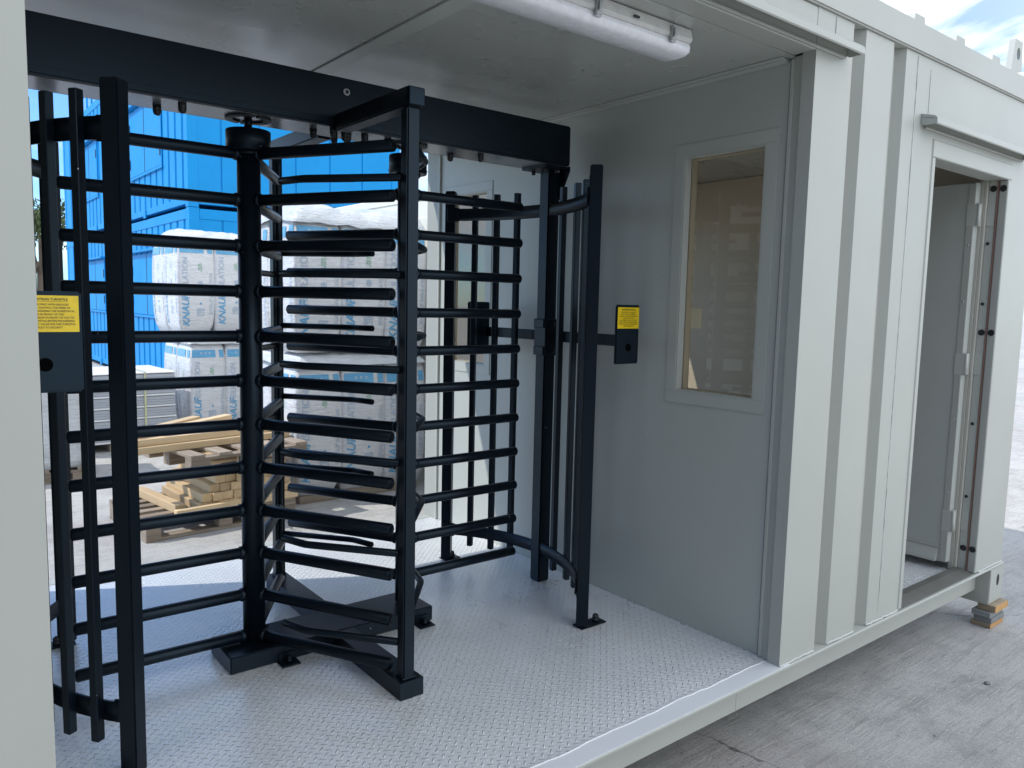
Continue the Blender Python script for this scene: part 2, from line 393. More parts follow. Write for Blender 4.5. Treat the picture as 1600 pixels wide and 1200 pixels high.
# left partition, ends, back
obj('end_wall', MB().box(XR-.05, XR-.004, PY, BY-.014, .0005, 2.44), M['grey'], cab)
obj('end_wall', MB().box(XL+.004, XL+.05, PY, BY-.014, .0005, 2.44), M['grey'], cab)
mb = MB(); mb.box(2.64, 2.95, BY-.064, BY-.014, .0005, 2.381); mb.box(4.35, XR-.05, BY-.064, BY-.014, .0005, 2.381); mb.box(2.95, 4.35, BY-.064, BY-.014, .0005, .80); mb.box(2.95, 4.35, BY-.064, BY-.014, 2.0, 2.381)  # wide unseen window opening added to bring daylight into the room
mb.box(XL+.05, OL-.06, BY-.064, BY-.014, .0005, 2.381); mb.box(OL-.06, 2.64, BY-.064, BY-.014, 2.236, 2.381)
obj('back_sheet', mb, M['grey'], cab)
def canopy_back(x0, x1, z):
    y = BY-.014; return MB().prism([(y+.001, z+.050), (y+.055, z+.036), (y+.068, z+.022), (y+.068, z), (y+.060, z), (y+.058, z+.022), (y+.001, z+.036)], x0, x1, 'yz')
obj('rain_canopy', canopy_back(-.1, 2.75, 2.247), M['grey'], cab)
mb = MB(); mb.prism([(2.5615, 3.962), (2.546, BY-.012), (2.64, BY-.012), (2.64, 3.962)], .0015, 2.235); obj('bay_jamb', mb, M['grey'], cab)
obj('jamb_trim', MB().box(2.5485, 2.5645, 3.944, 3.960, .001, 2.234, .003), M['trim'], cab)
obj('bay_jamb', MB().box(OL-.06, OL, 3.95, BY-.012, .0015, 2.235), M['grey'], cab)
# inner walls with window openings
def partition(x0, x1, inx):
    mb = MB(); z = 2.2345
    wins = [(1.738, 2.12), (3.483, 3.865)]
    ys = [1.657, 1.738, 2.12, 3.483, 3.865, 3.944]
    for a, b in ((ys[0], ys[1]), (ys[2], ys[3]), (ys[4], ys[5])): mb.box(x0, x1, a, b, .001, z)
    for a, b in wins: mb.box(x0, x1, a, b, .001, .99); mb.box(x0, x1, a, b, 1.953, z)
    return mb
WX = 2.562
obj('inner_wall', partition(WX, WX+.060, 0), M['panel'], cab)
obj('inner_wall', partition(OL-.09, OL-.03, 0), M['panel'], cab)
def window(side, y0, y1):
    z0, z1 = .99, 1.953; o = .050; x = WX if side > 0 else OL-.03
    f = MB(); e = x-side*.004
    xa, xb = min(x, e), max(x, e)
    f.box(xa, xb, y0-o, y1+o, z1, z1+o, .0012); f.box(xa, xb, y0-o, y1+o, z0-o, z0, .0012)
    f.box(xa, xb, y0-o, y0, z0, z1, .0012); f.box(xa, xb, y1, y1+o, z0, z1, .0012)
    xi = x+side*.034; xa, xb = min(e+side*.002, xi), max(e+side*.002, xi)
    f.box(xa, xb, y0+.0005, y0+.006, z0+.0005, z1-.0005); f.box(xa, xb, y1-.006, y1-.0005, z0+.0005, z1-.0005)
    f.box(xa, xb, y0+.006, y1-.006, z0+.0005, z0+.006); f.box(xa, xb, y0+.006, y1-.006, z1-.006, z1-.0005)
    wf = obj('window', f, M['trim'], cab)
    xa, xb = sorted((xi, xi+side*.005))
    obj('pane', MB().box(xa, xb, y0+.001, y1-.001, z0+.001, z1-.001), M['glass'], wf)
    l = MB(); xa, xb = sorted((xi+side*.006, x+side*.075))
    l.box(xa, xb, y0+.001, y0+.008, z0+.001, z1-.001); l.box(xa, xb, y1-.008, y1-.001, z0+.001, z1-.001); l.box(xa, xb, y0+.008, y1-.008, z0+.001, z0+.008); l.box(xa, xb, y0+.008, y1-.008, z1-.008, z1-.001)
    obj('reveal', l, M['cream'], wf)
for y0, y1 in ((1.738, 2.12), (3.483, 3.865)): window(1, y0, y1); window(-1, y0, y1)
# room linings
mb = MB(); mb.box(4.60, 4.612, 1.62, 4.0, .001, 2.233); mb.box(2.63, 2.95, 3.99, 4.0, .001, 2.233); mb.box(4.35, 4.60, 3.99, 4.0, .001, 2.233); mb.box(2.95, 4.35, 3.99, 4.0, .001, .80); mb.box(2.95, 4.35, 3.99, 4.0, 2.0, 2.233); mb.box(2.6225, 2.632, 2.175, 3.43, .001, 2.233)
mb.box(2.64, 3.40, 1.61, 1.62, .001, 2.233)
obj('room_lining', mb, M['tan'], cab)
mb = MB(); mb.box(-1.33, -1.32, 1.62, 4.0, .001, 2.233); mb.box(-1.32, OL-.1, 3.99, 4.0, .001, 2.233); mb.box(-1.32, OL-.1, 1.61, 1.62, .001, 2.233); obj('room_lining', mb, M['cream'], cab)
# ceiling
mb = MB(); mb.box(XL+.05, 1.318, 1.632, 3.99, 2.236, 2.256); mb.box(1.330, XR-.05, 1.632, 3.99, 2.236, 2.256); mb.box(1.318, 1.330, 1.632, 3.99, 2.242, 2.256)
obj('ceiling', mb, M['ceil'], cab)
mb = MB(); mb.box(1.331, 1.40, 1.70, 3.98, 2.2335, 2.2358, .0008); obj('ceiling_strip', mb, M['trim'], cab)
mb = MB(); mb.box(WX-.036, WX-.0005, 1.66, 3.94, 2.2225, 2.2355, .003); mb.box(WX-.055, WX-.0365, 1.66, 3.94, 2.230, 2.2355, .002); obj('cornice', mb, M['trim'], cab)
for x, y in ((2.1, 2.25), (.62, 2.30), (2.42, 1.80), (1.75, 2.4)): obj('rivet', MB().cyl((x, y, 2.2345), (0, 0, 1), .006, .003, 10), M['galv'], cab)
for y, z in ((2.24, 1.47), (2.26, .78), (2.95, 1.2)): obj('rivet', MB().cyl((WX-.002, y, z), (1, 0, 0), .005, .004, 10), M['galv'], cab)
# doorway -----------------------------------------------------------
DL, DR, DT = 3.50, 4.30, 1.998
df = MB(); df.box(3.468, DL, PY-.005, 1.64, .004, DT, .004); df.box(3.468, 4.345, PY-.005, 1.64, DT, 2.072, .004); df.box(DR, 4.345, PY-.005, 1.580, .004, DT, .004)
dfo = obj('door_frame', df, M['grey'], cab)
mb = MB(); mb.box(DR-.010, DR+.04, 1.5830, 1.622, .006, DT, .002); obj('rebate', mb, M['trim'], dfo)
obj('seal', MB().box(DR-.014, DR+.02, 1.5803, 1.5827, .006, DT), M['seal'], dfo)
for z in (1.958, 1.247, .128):
    obj('plug', MB().cyl((DR-.001, 1.560, z), (1, 0, 0), .0160, .006, 18, .002), M['rubber'], dfo); obj('plug', MB().cyl((DR-.011, 1.601, z), (1, 0, 0), .0155, .006, 18, .002), M['rubber'], dfo)
for z in (1.71, 1.41, .80, .42): obj('screw_hole', MB().cyl((DR-.011, 1.607, z-.02), (1, 0, 0), .008, .005, 12), M['rubber'], dfo)
mb = MB(); mb.prism([(PY-.002, .004), (1.60, .020), (1.635, .020), (1.64, .0015), (PY-.002, .0015)], DL+.001, DR-.016, 'yz'); obj('threshold', mb, M['thresh'], dfo)
mb = MB(); mb.box(DR-.026, DR+.03, 1.6225, 1.638, .006, DT, .002); mb.box(DR-.030, DR+.03, 1.6385, 1.662, .006, DT, .001); obj('rebate_liner', mb, paint('rebate_paint', (.45, .44, .39), .45, .03, .0003), dfo)
d = MB(); d.box(DR-.075, DR-.0305, 1.652, 2.43, .045, 1.99, .004); door = obj('door', d, paint('grey_door', (.44, .465, .44), .4, .02, .0003), cab)
mb = MB(); mb.prism([(DR-.098, .045), (DR-.098, .062), (DR-.0755, .118), (DR-.0755, .045)], 1.70, 2.42, 'xz'); mb.box(DR-.082, DR-.0755, 1.695, 2.425, .118, .126, .002); obj('weather_bar', mb, M['trim'], door)
for z in (1.83, 1.085, .27):
    mb = MB(); mb.box(DR-.0805, DR-.0755, 1.640, 1.690, z-.055, z+.055, .002); mb.cyl((DR-.074, 1.636, z), (0, 0, 1), .0085, .108, 14); mb.box(DR-.070, DR-.0305, 1.6395, 1.6505, z-.0545, z+.0545, .001); mb.box(DR-.0135, DR-.0105, 1.588, 1.6215, z-.0545, z+.0545, .001)
    obj('hinge', mb, M['trim'], door)
mb = MB(); mb.box(DR-.0795, DR-.0755, 1.653, 1.687, .05, 1.985, .002); obj('edge_strip', mb, M['grey'], door)
for z in (1.68, 1.40, .80, .42): obj('rivet', MB().ball((DR-.080, 1.672, z), .006, (.6, 1, 1), 8), M['galv'], door)
mb = MB(); mb.box(DR-.13, DR-.120, 2.34, 2.46, 1.03, 1.05, .004); mb.box(DR-.12, DR-.0755, 2.43, 2.45, 1.03, 1.05, .003); mb.box(DR-.081, DR-.0755, 2.41, 2.46, .93, 1.13, .002); obj('handle', mb, M['galv'], door)
# corner castings
for x in (XR-.178, XL):
    for y in (FY-.001, BY-.161):
        mb = MB(); mb.box(x, x+.178, y, y+.162, -.205, -.0135, .004, seg=2)
        cc = obj('corner_casting', mb, M['grey'], cab)
        mb = MB(); mb.ball((x+.105, y if y < 2 else y+.162, -.085), .03, (.62, .06, 1.1), 14); obj('slot', mb, M['dark'], cc)
# posts between rail and casting are closed by the end wall

# packers under the castings -------------------------------------------------------
pk = [('packtan', -.2425, 1.497, .012, 'top timber packer with orange end grain, directly under the cabin corner casting', .088),
      ('packgrey', -.2735, 1.512, -.006, 'second grey timber packer from the top, below the orange ended one', .094),
      ('packgrey', -.3045, 1.507, .004, 'third grey timber packer from the top, resting on the bottom packer', .090),
      ('packtan', G, 1.510, -.002, 'bottom timber packer with orange end grain lying on the concrete', .098)]
hts = [.0370, .0305, .0305, .0250]
for (mt, z, y, dx, lab, ln), hh in zip(pk, hts):
    mb = MB(); x0 = XR-.178+dx
    mb.mi = 0; mb.box(x0, x0+.172, y+.0015, y+ln, z+.0005, z+hh, .002)
    if mt == 'packtan': mb.mi = 1; mb.box(x0+.001, x0+.171, y, y+.0014, z+.001, z+hh-.001)
    o = obj('timber_packer', mb, [M[mt], M['packend']]); tag(o, lab, 'timber packer', 'timber packers under the cabin corner')

# ------------------------------------------------------------------ ceiling light
lt = thing('ceiling_light', (1.45, 1.76, 2.233), 'long white batten light with steel clips fixed under the bay ceiling', 'ceiling light')
mb = MB(); mb.prism([(1.70, 2.232), (1.692, 2.200), (1.700, 2.190), (1.82, 2.190), (1.828, 2.200), (1.82, 2.232)], .84, 2.055, 'yz'); obj('housing', mb, M['housing'], lt)
mb = MB(); prof = [(1.704, 2.1895), (1.700, 2.178), (1.704, 2.163), (1.722, 2.154), (1.76, 2.152), (1.798, 2.154), (1.816, 2.163), (1.820, 2.178), (1.816, 2.1895)]
t = bmesh.new(); rings = []
for x, s in ((.835, .80), (.838, .93), (.85, 1), (2.046, 1), (2.060, .94), (2.064, .80)):
    rings.append([t.verts.new((x, 1.76+(y-1.76)*s, 2.1895+(z-2.1895)*s)) for y, z in prof])
for a, b in zip(rings, rings[1:]):
    for k in range(len(prof)-1): t.faces.new((a[k], a[k+1], b[k+1], b[k])).smooth = True
t.faces.new(rings[0]); t.faces.new(rings[-1]); bmesh.ops.recalc_face_normals(t, faces=t.faces); mb._take(t)
obj('diffuser', mb, M['diff'], lt)
for x in (1.05, 1.33, 1.63, 1.96):
    mb = MB(); mb.box(x-.012, x+.012, 1.684, 1.6915, 2.178, 2.222, .002); mb.box(x-.008, x+.008, 1.679, 1.684, 2.186, 2.214, .002); mb.box(x-.012, x+.012, 1.688, 1.700, 2.172, 2.179, .002)
    obj('clip', mb, M['galv'], lt)
obj('cable_gland', MB().box(1.775, 1.80, 1.685, 1.692, 2.205, 2.212, .002), M['rubber'], lt)

# ------------------------------------------------------------------ turnstile
YC = 2.775; R1 = Vector((.993, YC, 0)); R2 = Vector((1.640, YC, 0)); BLK = M['black']
ts = thing('turnstile', (1.31, YC, 0), 'black double full height turnstile with barred rotors standing on the tread plate floor', 'turnstile')
# header beam
mb = MB(); mb.box(.196, 2.430, 2.672, 2.878, 1.966, 2.142, .006, seg=2); mb.box(.198, 2.428, 2.6705, 2.6722, 1.992, 1.9935)
hb = obj('header_beam', mb, BLK, ts)
mb = MB(); mb.box(.20, 2.426, 2.690, 2.860, 1.9645, 1.9658); obj('underside_cover', mb, paint('satin_black_sheet', (.12, .135, .15), .22, .05, .0003, spec=.8), hb)
mb = MB()
for x, y in ((.70, 2.80), (.755, 2.71), (1.235, 2.775), (1.28, 2.70), (1.36, 2.745), (1.385, 2.80), (1.415, 2.715), (1.525, 2.735), (1.86, 2.80), (1.96, 2.72), (1.335, 2.81), (1.345, 2.74)):
    r = .0135; mb = MB(); mb.cyl((x, y, 1.955), (0, 0, 1), r, .022, 12); mb.ball((x, y, 1.942), r*.95, (1, 1, .9), 10); obj('cap_nut', mb, M['rubber'], hb)
mb = MB(); mb.cyl((1.318, 2.669, 2.092), (0, 1, 0), .013, .006, 18, .002); obj('grommet', mb, M['galv'], hb)
mb = MB(); mb.cyl((1.318, 2.6655, 2.092), (0, 1, 0), .007, .002, 14); obj('lock_hole', mb, M['rubber'], hb)
# side columns with gusset and head plate
for xc, s in ((2.398, 1), (.222, -1)):
    mb = MB(); mb.box(xc-.034, xc+.034, YC-.034, YC+.034, .0005, 1.952, .006, seg=2); cl = obj('column', mb, BLK, ts)
    mb = MB(); mb.box(xc-s*.10-.0, xc+s*.024, YC-.085, YC+.085, 1.953, 1.9642, .001); obj('head_plate', mb, BLK, cl)
    mb = MB(); mb.prism([(YC-.0345, 1.9645), (YC-.102, 1.9645), (YC-.102, 1.945), (YC-.0345, 1.82)], xc+s*.026, xc+s*.033, 'yz'); obj('gusset', mb, BLK, cl)
    for dx, dy in ((-.075, -.06), (-.05, .06), (-.015, -.062)): obj('bolt', MB().cyl((xc+s*dx, YC+dy, 1.945), (0, 0, 1), .009, .018, 8), M['rubber'], cl)
# base channels
mb = MB(); mb.box(.866, 1.712, 2.664, 2.886, .0008, .064, .004, seg=2); bs = obj('base_plate', mb, BLK, ts)
mb = MB(); mb.prism([(1.262, 2.157), (1.352, 2.157), (1.345, 2.6635), (1.262, 2.6635)], .0008, .062); mb.prism([(1.285, 2.8865), (1.372, 2.8865), (1.372, 3.43), (1.285, 3.43)], .0008, .060); obj('base_arm', mb, BLK, ts)
for x, y in ((1.07, 2.635), (1.655, 2.635), (1.02, 2.915), (1.6, 2.915)):
    mb = MB(); dy = 1 if y > YC else -1
    mb.box(x-.035, x+.035, y-.028, y+.028, .0006, .008, .002); mb.box(x-.03, x+.03, min(y-dy*.028, y-dy*.022), max(y-dy*.028, y-dy*.022), .008, .035, .001)
    mb.cyl((x, y, .015), (0, 0, 1), .013, .016, 6); mb.ball((x, y, .025), .010, (1, 1, .9), 8); obj('anchor_bracket', mb, BLK, ts)
# rotors
def rotor(c, angs, zs, name='rotor'):
    mb = MB(); mb.tube([(c.x, c.y, .072), (c.x, c.y, 1.86)], .0405, 28, False)
    mb.tube([(c.x, c.y, .0645), (c.x, c.y, .075)], .030, 20, False)
    mb.tube([(c.x, c.y, 1.925), (c.x, c.y, 1.975)], .0135, 14, False)
    ro = obj(name, mb, BLK, ts)
    mb = MB(); mb.cyl((c.x, c.y, 1.885), (0, 0, 1), .076, 0.072, 48, .0015); mb.cyl((c.x, c.y, 1.843), (0, 0, 1), .050, .012, 28)
    for k in range(8):
        a = k*pi/4+.2; mb.cyl((c.x+.0762*cos(a), c.y+.0762*sin(a), 1.862), (cos(a), sin(a), 0), .004, .004, 8)
    obj('collar', mb, BLK, ro)
    mb = MB(); n = 40
    for k in range(n):
        if k % 10 in (0,): continue
        a0, a1 = 2*pi*k/n, 2*pi*(k+1)/n
        mb.prism([(c.x+.052*cos(a0), c.y+.052*sin(a0)), (c.x+.078*cos(a0), c.y+.078*sin(a0)), (c.x+.078*cos(a1), c.y+.078*sin(a1)), (c.x+.052*cos(a1), c.y+.052*sin(a1))], 1.958, 1.9638)
    obj('bearing_disc', mb, M['rubber'], ro)
    for ang in angs:
        d = Vector((cos(R(ang)), sin(R(ang)), 0))
        for z in zs:
            mb = MB(); mb.tube([c+d*.036+Vector((0, 0, z)), c+d*.588+Vector((0, 0, z))], .0205, 16)
            mb.tube([c+d*.0385+Vector((0, 0, z)), c+d*.050+Vector((0, 0, z))], .0245, 16)
            obj('arm', mb, BLK, ro)
rotor(R1, (179.3, 299.3, 59.3), [.0865+.1594*k for k in range(12)])
rotor(R2, (0, 120, 240), [.177+.1594*k for k in range(11)])
# centre comb posts
def comb(x, y, s, zl, zr, top):
    mb = MB(); mb.box(x-.0225, x+.0225, y-.0225, y+.0225, .062, top-.0605, .005, seg=2); po = obj('comb_post', mb, BLK, ts)
    mb = MB(); mb.box(x-.031, x+.031, y-s*.036, y-s*.0245, .0625, .085, .002) if False else mb.box(x-.026, x+.026, y-.026, y+.026, .0625, .070, .002); obj('weld_foot', mb, BLK, po)
    mb = MB(); y2 = 2.671 if s > 0 else 2.879; ya, yb = sorted((y-s*.036, y2)); mb.box(x-.031, x+.031, ya, yb, top-.060, top, .006, seg=2)
    obj('top_arm', mb, BLK, po)
    mb = MB(); ya, yb = sorted((y-s*.0365, y-s*.042)); mb.box(x-.029, x+.029, ya, yb, top-.058, top-.002, .003); obj('end_cap', mb, M['blackplain'], po)
    mb = MB(); mb.box(x-.006, x+.006, min(y+s*.0225, y+s*.034), max(y+s*.0225, y+s*.034), .09, top-.09, .002); obj('comb_strip', mb, BLK, po)
    for side, zs in ((-1, zl), (1, zr)):
        for z in zs:
            mb = MB(); p0 = Vector((x+side*.020, y+s*.020, z)); p1 = Vector((x+side*.235, y+s*.285, z)); p2 = Vector((x+side*.268, y+s*.395, z))
            q = (p0-p1).normalized(); w = (p2-p1).normalized()
            mb.tube([p0, p1+q*.022, p1+(q+w)*.004, p1+w*.022, p2], .0128, 12); obj('comb_bar', mb, BLK, po)
comb(1.303, 2.193, 1, [.184+.310*k for k in range(6)], [.262+.317*k for k in range(6)], 2.008)
comb(1.330, 3.385, -1, [.184+.315*k for k in range(6)], [.262+.319*k for k in range(6)], 2.02)
# side cages: curved barriers of bars
def cage(c, s, px0, px1, bars):
    A = 43; RB = .733
    # posts
    band_z = ((1.742, 1.802), (.140, .198))
    cg = None
    for px, py, aa, ln in ((px0, 2.247, -A, .115), (px1, 3.285, A, .07)):
        rt = Euler((0, 0, R(aa)*s)).to_matrix()
        mb = MB(); mb.box(px-.025, px+.025, py-.025, py+.025, .008, 1.888, .004, rot=rt, seg=2); p1 = obj('cage_post', mb, BLK, ts)
        mb = MB(); xa, xb = sorted((px-s*.025, px+s*ln)); mb.box(xa, xb, py-.030, py+.030, .0006, .0078, .002); obj('foot_plate', mb, BLK, p1)
        mb = MB(); mb.cyl((px+s*(ln-.035), py, .0145), (0, 0, 1), .016, .013, 6); mb.ball((px+s*(ln-.035), py, .026), .0140, (1, 1, 1), 10); obj('anchor_bolt', mb, M['rubber'], p1)
        for zb in (1.772, .169):
            q = Vector((c.x+s*(RB-.006)*cos(R(aa*.965)), c.y+(RB-.006)*sin(R(aa*.965)), zb)); mb = MB(); mb.box(q.x-.004, q.x+.004, q.y-.03, q.y+.03, zb-.034, zb+.034, .002, rot=rt); obj('band_bracket', mb, BLK, p1)
    for z0, z1 in band_z:
        n = 36; outer = []; inner = []
        for k in range(n+1):
            a = R(-A+2*A*k/n); outer.append((c.x+s*(RB+.003)*cos(a), c.y+(RB+.003)*sin(a))); inner.append((c.x+s*(RB-.003)*cos(a), c.y+(RB-.003)*sin(a)))
        obj('band', MB().prism(outer+inner[::-1], z0, z1, 'xy', True), BLK, ts)
    for i, a in enumerate(bars):
        r = RB+.0170; mb = MB(); x, y = c.x+s*r*cos(R(a)), c.y+r*sin(R(a))
        mb.box(x-.013, x+.013, y-.013, y+.013, .086, 1.868, .002, rot=Euler((0, 0, R(a)*s)).to_matrix()); obj('cage_bar', mb, BLK, ts)
cage(R2, 1, 2.183, 2.192, (-36, -27, -19, -9, 15, 24, 33)); cage(R1, -1, .459, .450, (-36, -28, -20, -11, 15, 24, 33))
# reader brackets
def label_mesh(lines, w, h, title):
    mb = MB(); mb.mi = 0; mb.box(-w/2, w/2, -.0006, 0, -h/2, h/2); mb.mi = 1
    fr = Matrix.Translation((0, -.0009, 0)) @ Matrix.Rotation(pi/2, 4, 'X')
    n = len(lines); top = h/2-.0095
    mb.text(title, .0078, fr @ Matrix.Translation((0, top, 0)), sx=w/.135, thick=.0002)
    mb.box(-w*.33, w*.33, -.0010, -.0007, top-.0054, top-.0048)
    for i, l in enumerate(lines): mb.text(l, .0066, fr @ Matrix.Translation((0, top-.0125-(h-.0245)/n*i, 0)), sx=w/.142, thick=.0001)
    return mb
LINES = ['PUSH SLOWLY WITH REDUCED', 'EFFORT. CONTROL THE SPEED OF', 'ROTOR BY HOLDING THE HORIZONTAL', 'BAR IN FRONT OF YOU', 'ALLOW PERSON IN FRONT OF YOU TO', 'CLEAR TURNSTILE BEFORE PROCEEDING', 'REPORT ANY CAUSE FOR THE TURNSTILE', 'FAULT TO SECURITY']
def reader(xp, y, face, xarm, xc):
    mb = MB(); ya, yb = sorted((y, y-face*.010)) if False else (y, y+.010)
    mb.box(xp-.0705, xp+.0705, y, y+.012, 1.098, 1.345, .005, seg=2)
    pl = obj('reader_plate', mb, M['blackplain'], ts)
    fy = y if face < 0 else y+.012
    mb = MB(); mb.cyl((xp+(.005 if xp > 1 else -.012), fy+face*.0006, 1.167), (0, 1, 0), .0165, .0012, 28); obj('cable_hole', mb, M['hole'], pl)
    lb = label_mesh(LINES, .127, .088, 'PEDESTRIAN TURNSTILE')
    if face > 0: bmesh.ops.rotate(lb.bm, verts=lb.bm.verts, cent=(0, 0, 0), matrix=Matrix.Rotation(pi, 3, 'Z'))
    bmesh.ops.translate(lb.bm, vec=(xp, fy+face*.0004, 1.2905), verts=lb.bm.verts)
    obj('warning_label', lb, [M['yellow'], M['ink']], pl)
for xp, xarm, xc, s in ((2.388, 2.4445, 2.398, 1), (.285, .1755, .222, -1)):
    reader(xp, 2.24 if s > 0 else 2.165, -1, xarm, xc); reader(xp, 3.30, 1, xarm, xc)
    mb = MB(); y0 = 2.2525 if s > 0 else 2.1775
    mb.box(xarm-.012, xarm+.012, y0, 3.2995, 1.165, 1.215, .003)
    if s < 0: mb.box(xarm-.011, .29, y0+.0005, y0+.010, 1.17, 1.21, .002)
    ar = obj('reader_arm', mb, BLK, ts)
    cp = obj('clamp', MB().box(xc-.039, xc+.039, YC-.041, YC+.041, 1.100, 1.272, .003), BLK, ar)
    for z in (1.122, 1.250):
        for dx in (-.018, .018): obj('bolt', MB().cyl((xc+dx, YC-.045, z), (0, 1, 0), .008, .008, 6), M['rubber'], cp) if False else None
        obj('clamp_lug', MB().box(xc-.047, xc+.047, YC-.035, YC+.035, z-.020, z+.020, .002), BLK, ar)
        obj('bolt', MB().cyl((xc+.012, YC-.046, z), (0, 1, 0), .008, .010, 6), M['rubber'], ar)

# ------------------------------------------------------------------ pallets and timber behind
def pallet_parts(root, L, W, deck, under, h=.144, slats=7, along=False):
    """local coords: x 0..L (long side), y 0..W; deck boards run along y"""
    if along:
        for k in range(slats):
            w = .075; y = k*(W-w)/(slats-1); obj('deck_board', MB().box(0, L, y, y+w, h-.022, h, .002), deck, root)
        for x in (0, L/2-.05, L-.10):
            obj('stringer', MB().box(x, x+.10, 0, W, h-.0445, h-.0225, .002), under, root)
            for y in (0, W/2-.05, W-.10): obj('block', MB().box(x+.001, x+.099, y, y+.10, .0225, h-.045, .002), under, root)
        for y in (0, W/2-.05, W-.10): obj('bottom_board', MB().box(0, L, y+.002, y+.10, .0005, .022, .002), under, root)
        return
    for k in range(slats):
        w = .10; x = k*(L-w)/(slats-1); obj('deck_board', MB().box(x, x+w, 0, W, h-.022, h, .002), deck, root)
    for y in (0, W/2-.05, W-.10):
        obj('stringer', MB().box(0, L, y, y+.10, h-.0445, h-.0225, .002), under, root)
        for x in (0, L/2-.07, L-.14): obj('block', MB().box(x, x+.14, y+.002, y+.098, .0225, h-.045, .002), under, root)
        obj('bottom_board', MB().box(0, L, y, y+.10, .0005, .022, .002), under, root)
lp = thing('wooden_pallet', (1.24, 5.50, G), 'weathered wooden pallet on the concrete carrying the stack of cut timber', 'pallet', None, R(5), True)
pallet_parts(lp, 1.10, .80, M['palletX'], M['palletX'], .144, 6, True)
def place(o, bx, by, bz, rz): o.location = (bx, by, bz); o.rotation_euler = (0, 0, rz); return o
def wpt(x, y, z=0, base=(1.24, 5.50), rz=R(5)): return (base[0]+x*cos(rz)-y*sin(rz), base[1]+x*sin(rz)+y*cos(rz), z)
random.seed(11)
ztop = G+.144
# row of sawn lengths running away from the camera, ends facing the bay
base_t = obj('timber_length', MB().box(-.0375, .0375, 0, .72, .0006, .0595, .003), M['timberY'])
first = True
def timber(x, y, z, rz, label, group, src):
    global first
    o = src.copy(); COL.objects.link(o); o.location = wpt(x, y, z); o.rotation_euler = (0, 0, R(5)+rz); tag(o, label, 'timber', group); return o
GRP = 'sawn timber lengths stacked on the pallet'
rows = [(0, [.405+k*.0765 for k in range(9)]), (1, [.44+k*.0765 for k in range(9)]), (2, [.50+k*.0765 for k in range(8)]), (3, [.545+k*.0765 for k in range(7)]), (4, [.62+k*.0765 for k in range(5)])]
LG = {0: 'sawn timber in the lowest layer on the pallet, right of the leftmost piece', 1: 'sawn timber in the second layer up, right of the left end piece', 2: 'sawn timber in the third layer up, right of the left end piece', 3: 'sawn timber in the fourth layer up, right of the left end piece', 4: 'middle sawn timber of the topmost layer, under the upper pallet'}
for lv, xs in rows:
    for i, x in enumerate(xs):
        lab = LG[lv]
        if i == 0: lab = {0: 'left end timber of the lowest layer of the stack on the lower pallet', 1: 'left end timber of the second layer on the stack', 2: 'left end timber of the third layer on the stack', 3: 'left end timber of the fourth layer on the stack', 4: 'left end timber of the topmost layer under the upper pallet'}[lv]
        timber(x, (.045 if lv else .045)+lv*.006+random.uniform(-.014, .014), ztop+lv*.0605, random.uniform(-.008, .008), lab, GRP, base_t)
# single one lying apart on the deck
timber(.27, .10, ztop, .07, 'pale sawn timber lying alone on the pallet deck left of the stack', GRP, base_t)
place(base_t, *wpt(1.01, .05, ztop+4*.0605), R(5)); tag(base_t, 'right end timber of the topmost layer under the upper pallet', 'timber', GRP)
o = obj('timber_length', MB().box(0, .93, -.025, .025, .0006, .0495, .003), M['timberX']); place(o, *wpt(.20, .012, ztop), R(7)); tag(o, 'long sawn timber lying across the front edge of the lower pallet', 'timber', GRP)
# upper pallet, tilted a touch, with loose timbers on top
zup = ztop+5*.0605+.002
up = thing('wooden_pallet', wpt(.30, -.03, zup), 'grey weathered pallet lying on top of the timber stack under loose lengths', 'pallet', None, R(9), True)
pallet_parts(up, .92, .80, M['palletY'], M['palletX'], .120, 5)
zt = zup+.1215
o = obj('timber_length', MB().box(0, 1.25, -.0375, .0375, .0006, .0495, .003), M['timberX'])
place(o, *wpt(-.05, .235, zt), R(9)); tag(o, 'front loose timber length lying along the upper pallet', 'timber', 'loose timbers on the upper pallet')
for x, y, z, rz, lab in ((-.03, .33, zt, 9, 'second loose timber length just behind the front one on the upper pallet'), (-.10, .26, zt+.0505, 10, 'loose timber length lying on top of the front pair on the upper pallet'), (.05, .52, zt, 8, 'rearmost loose timber length lying flat on the upper pallet'), (.10, .40, zt+.0505, 11, 'loose timber length laid over the rear pair on the upper pallet')):
    c = o.copy(); COL.objects.link(c); place(c, *wpt(x, y, z), R(rz)); c['label'] = lab
s2 = obj('timber_length', MB().box(0, .62, -.0375, .0375, .0006, .0495, .003), M['timberX'])
place(s2, *wpt(.02, .30, zt+.1045), R(31)); s2.rotation_euler = (0, R(-3), R(31)); tag(s2, 'short timber pointing up and right, leftmost on the loose pile', 'timber', 'loose timbers on the upper pallet')
c = s2.copy(); COL.objects.link(c); place(c, *wpt(.22, .32, zt+.1045), R(24)); c.rotation_euler = (0, R(-3), R(24)); c['label'] = 'short timber lying crooked on the loose pile, right of the leftmost one'

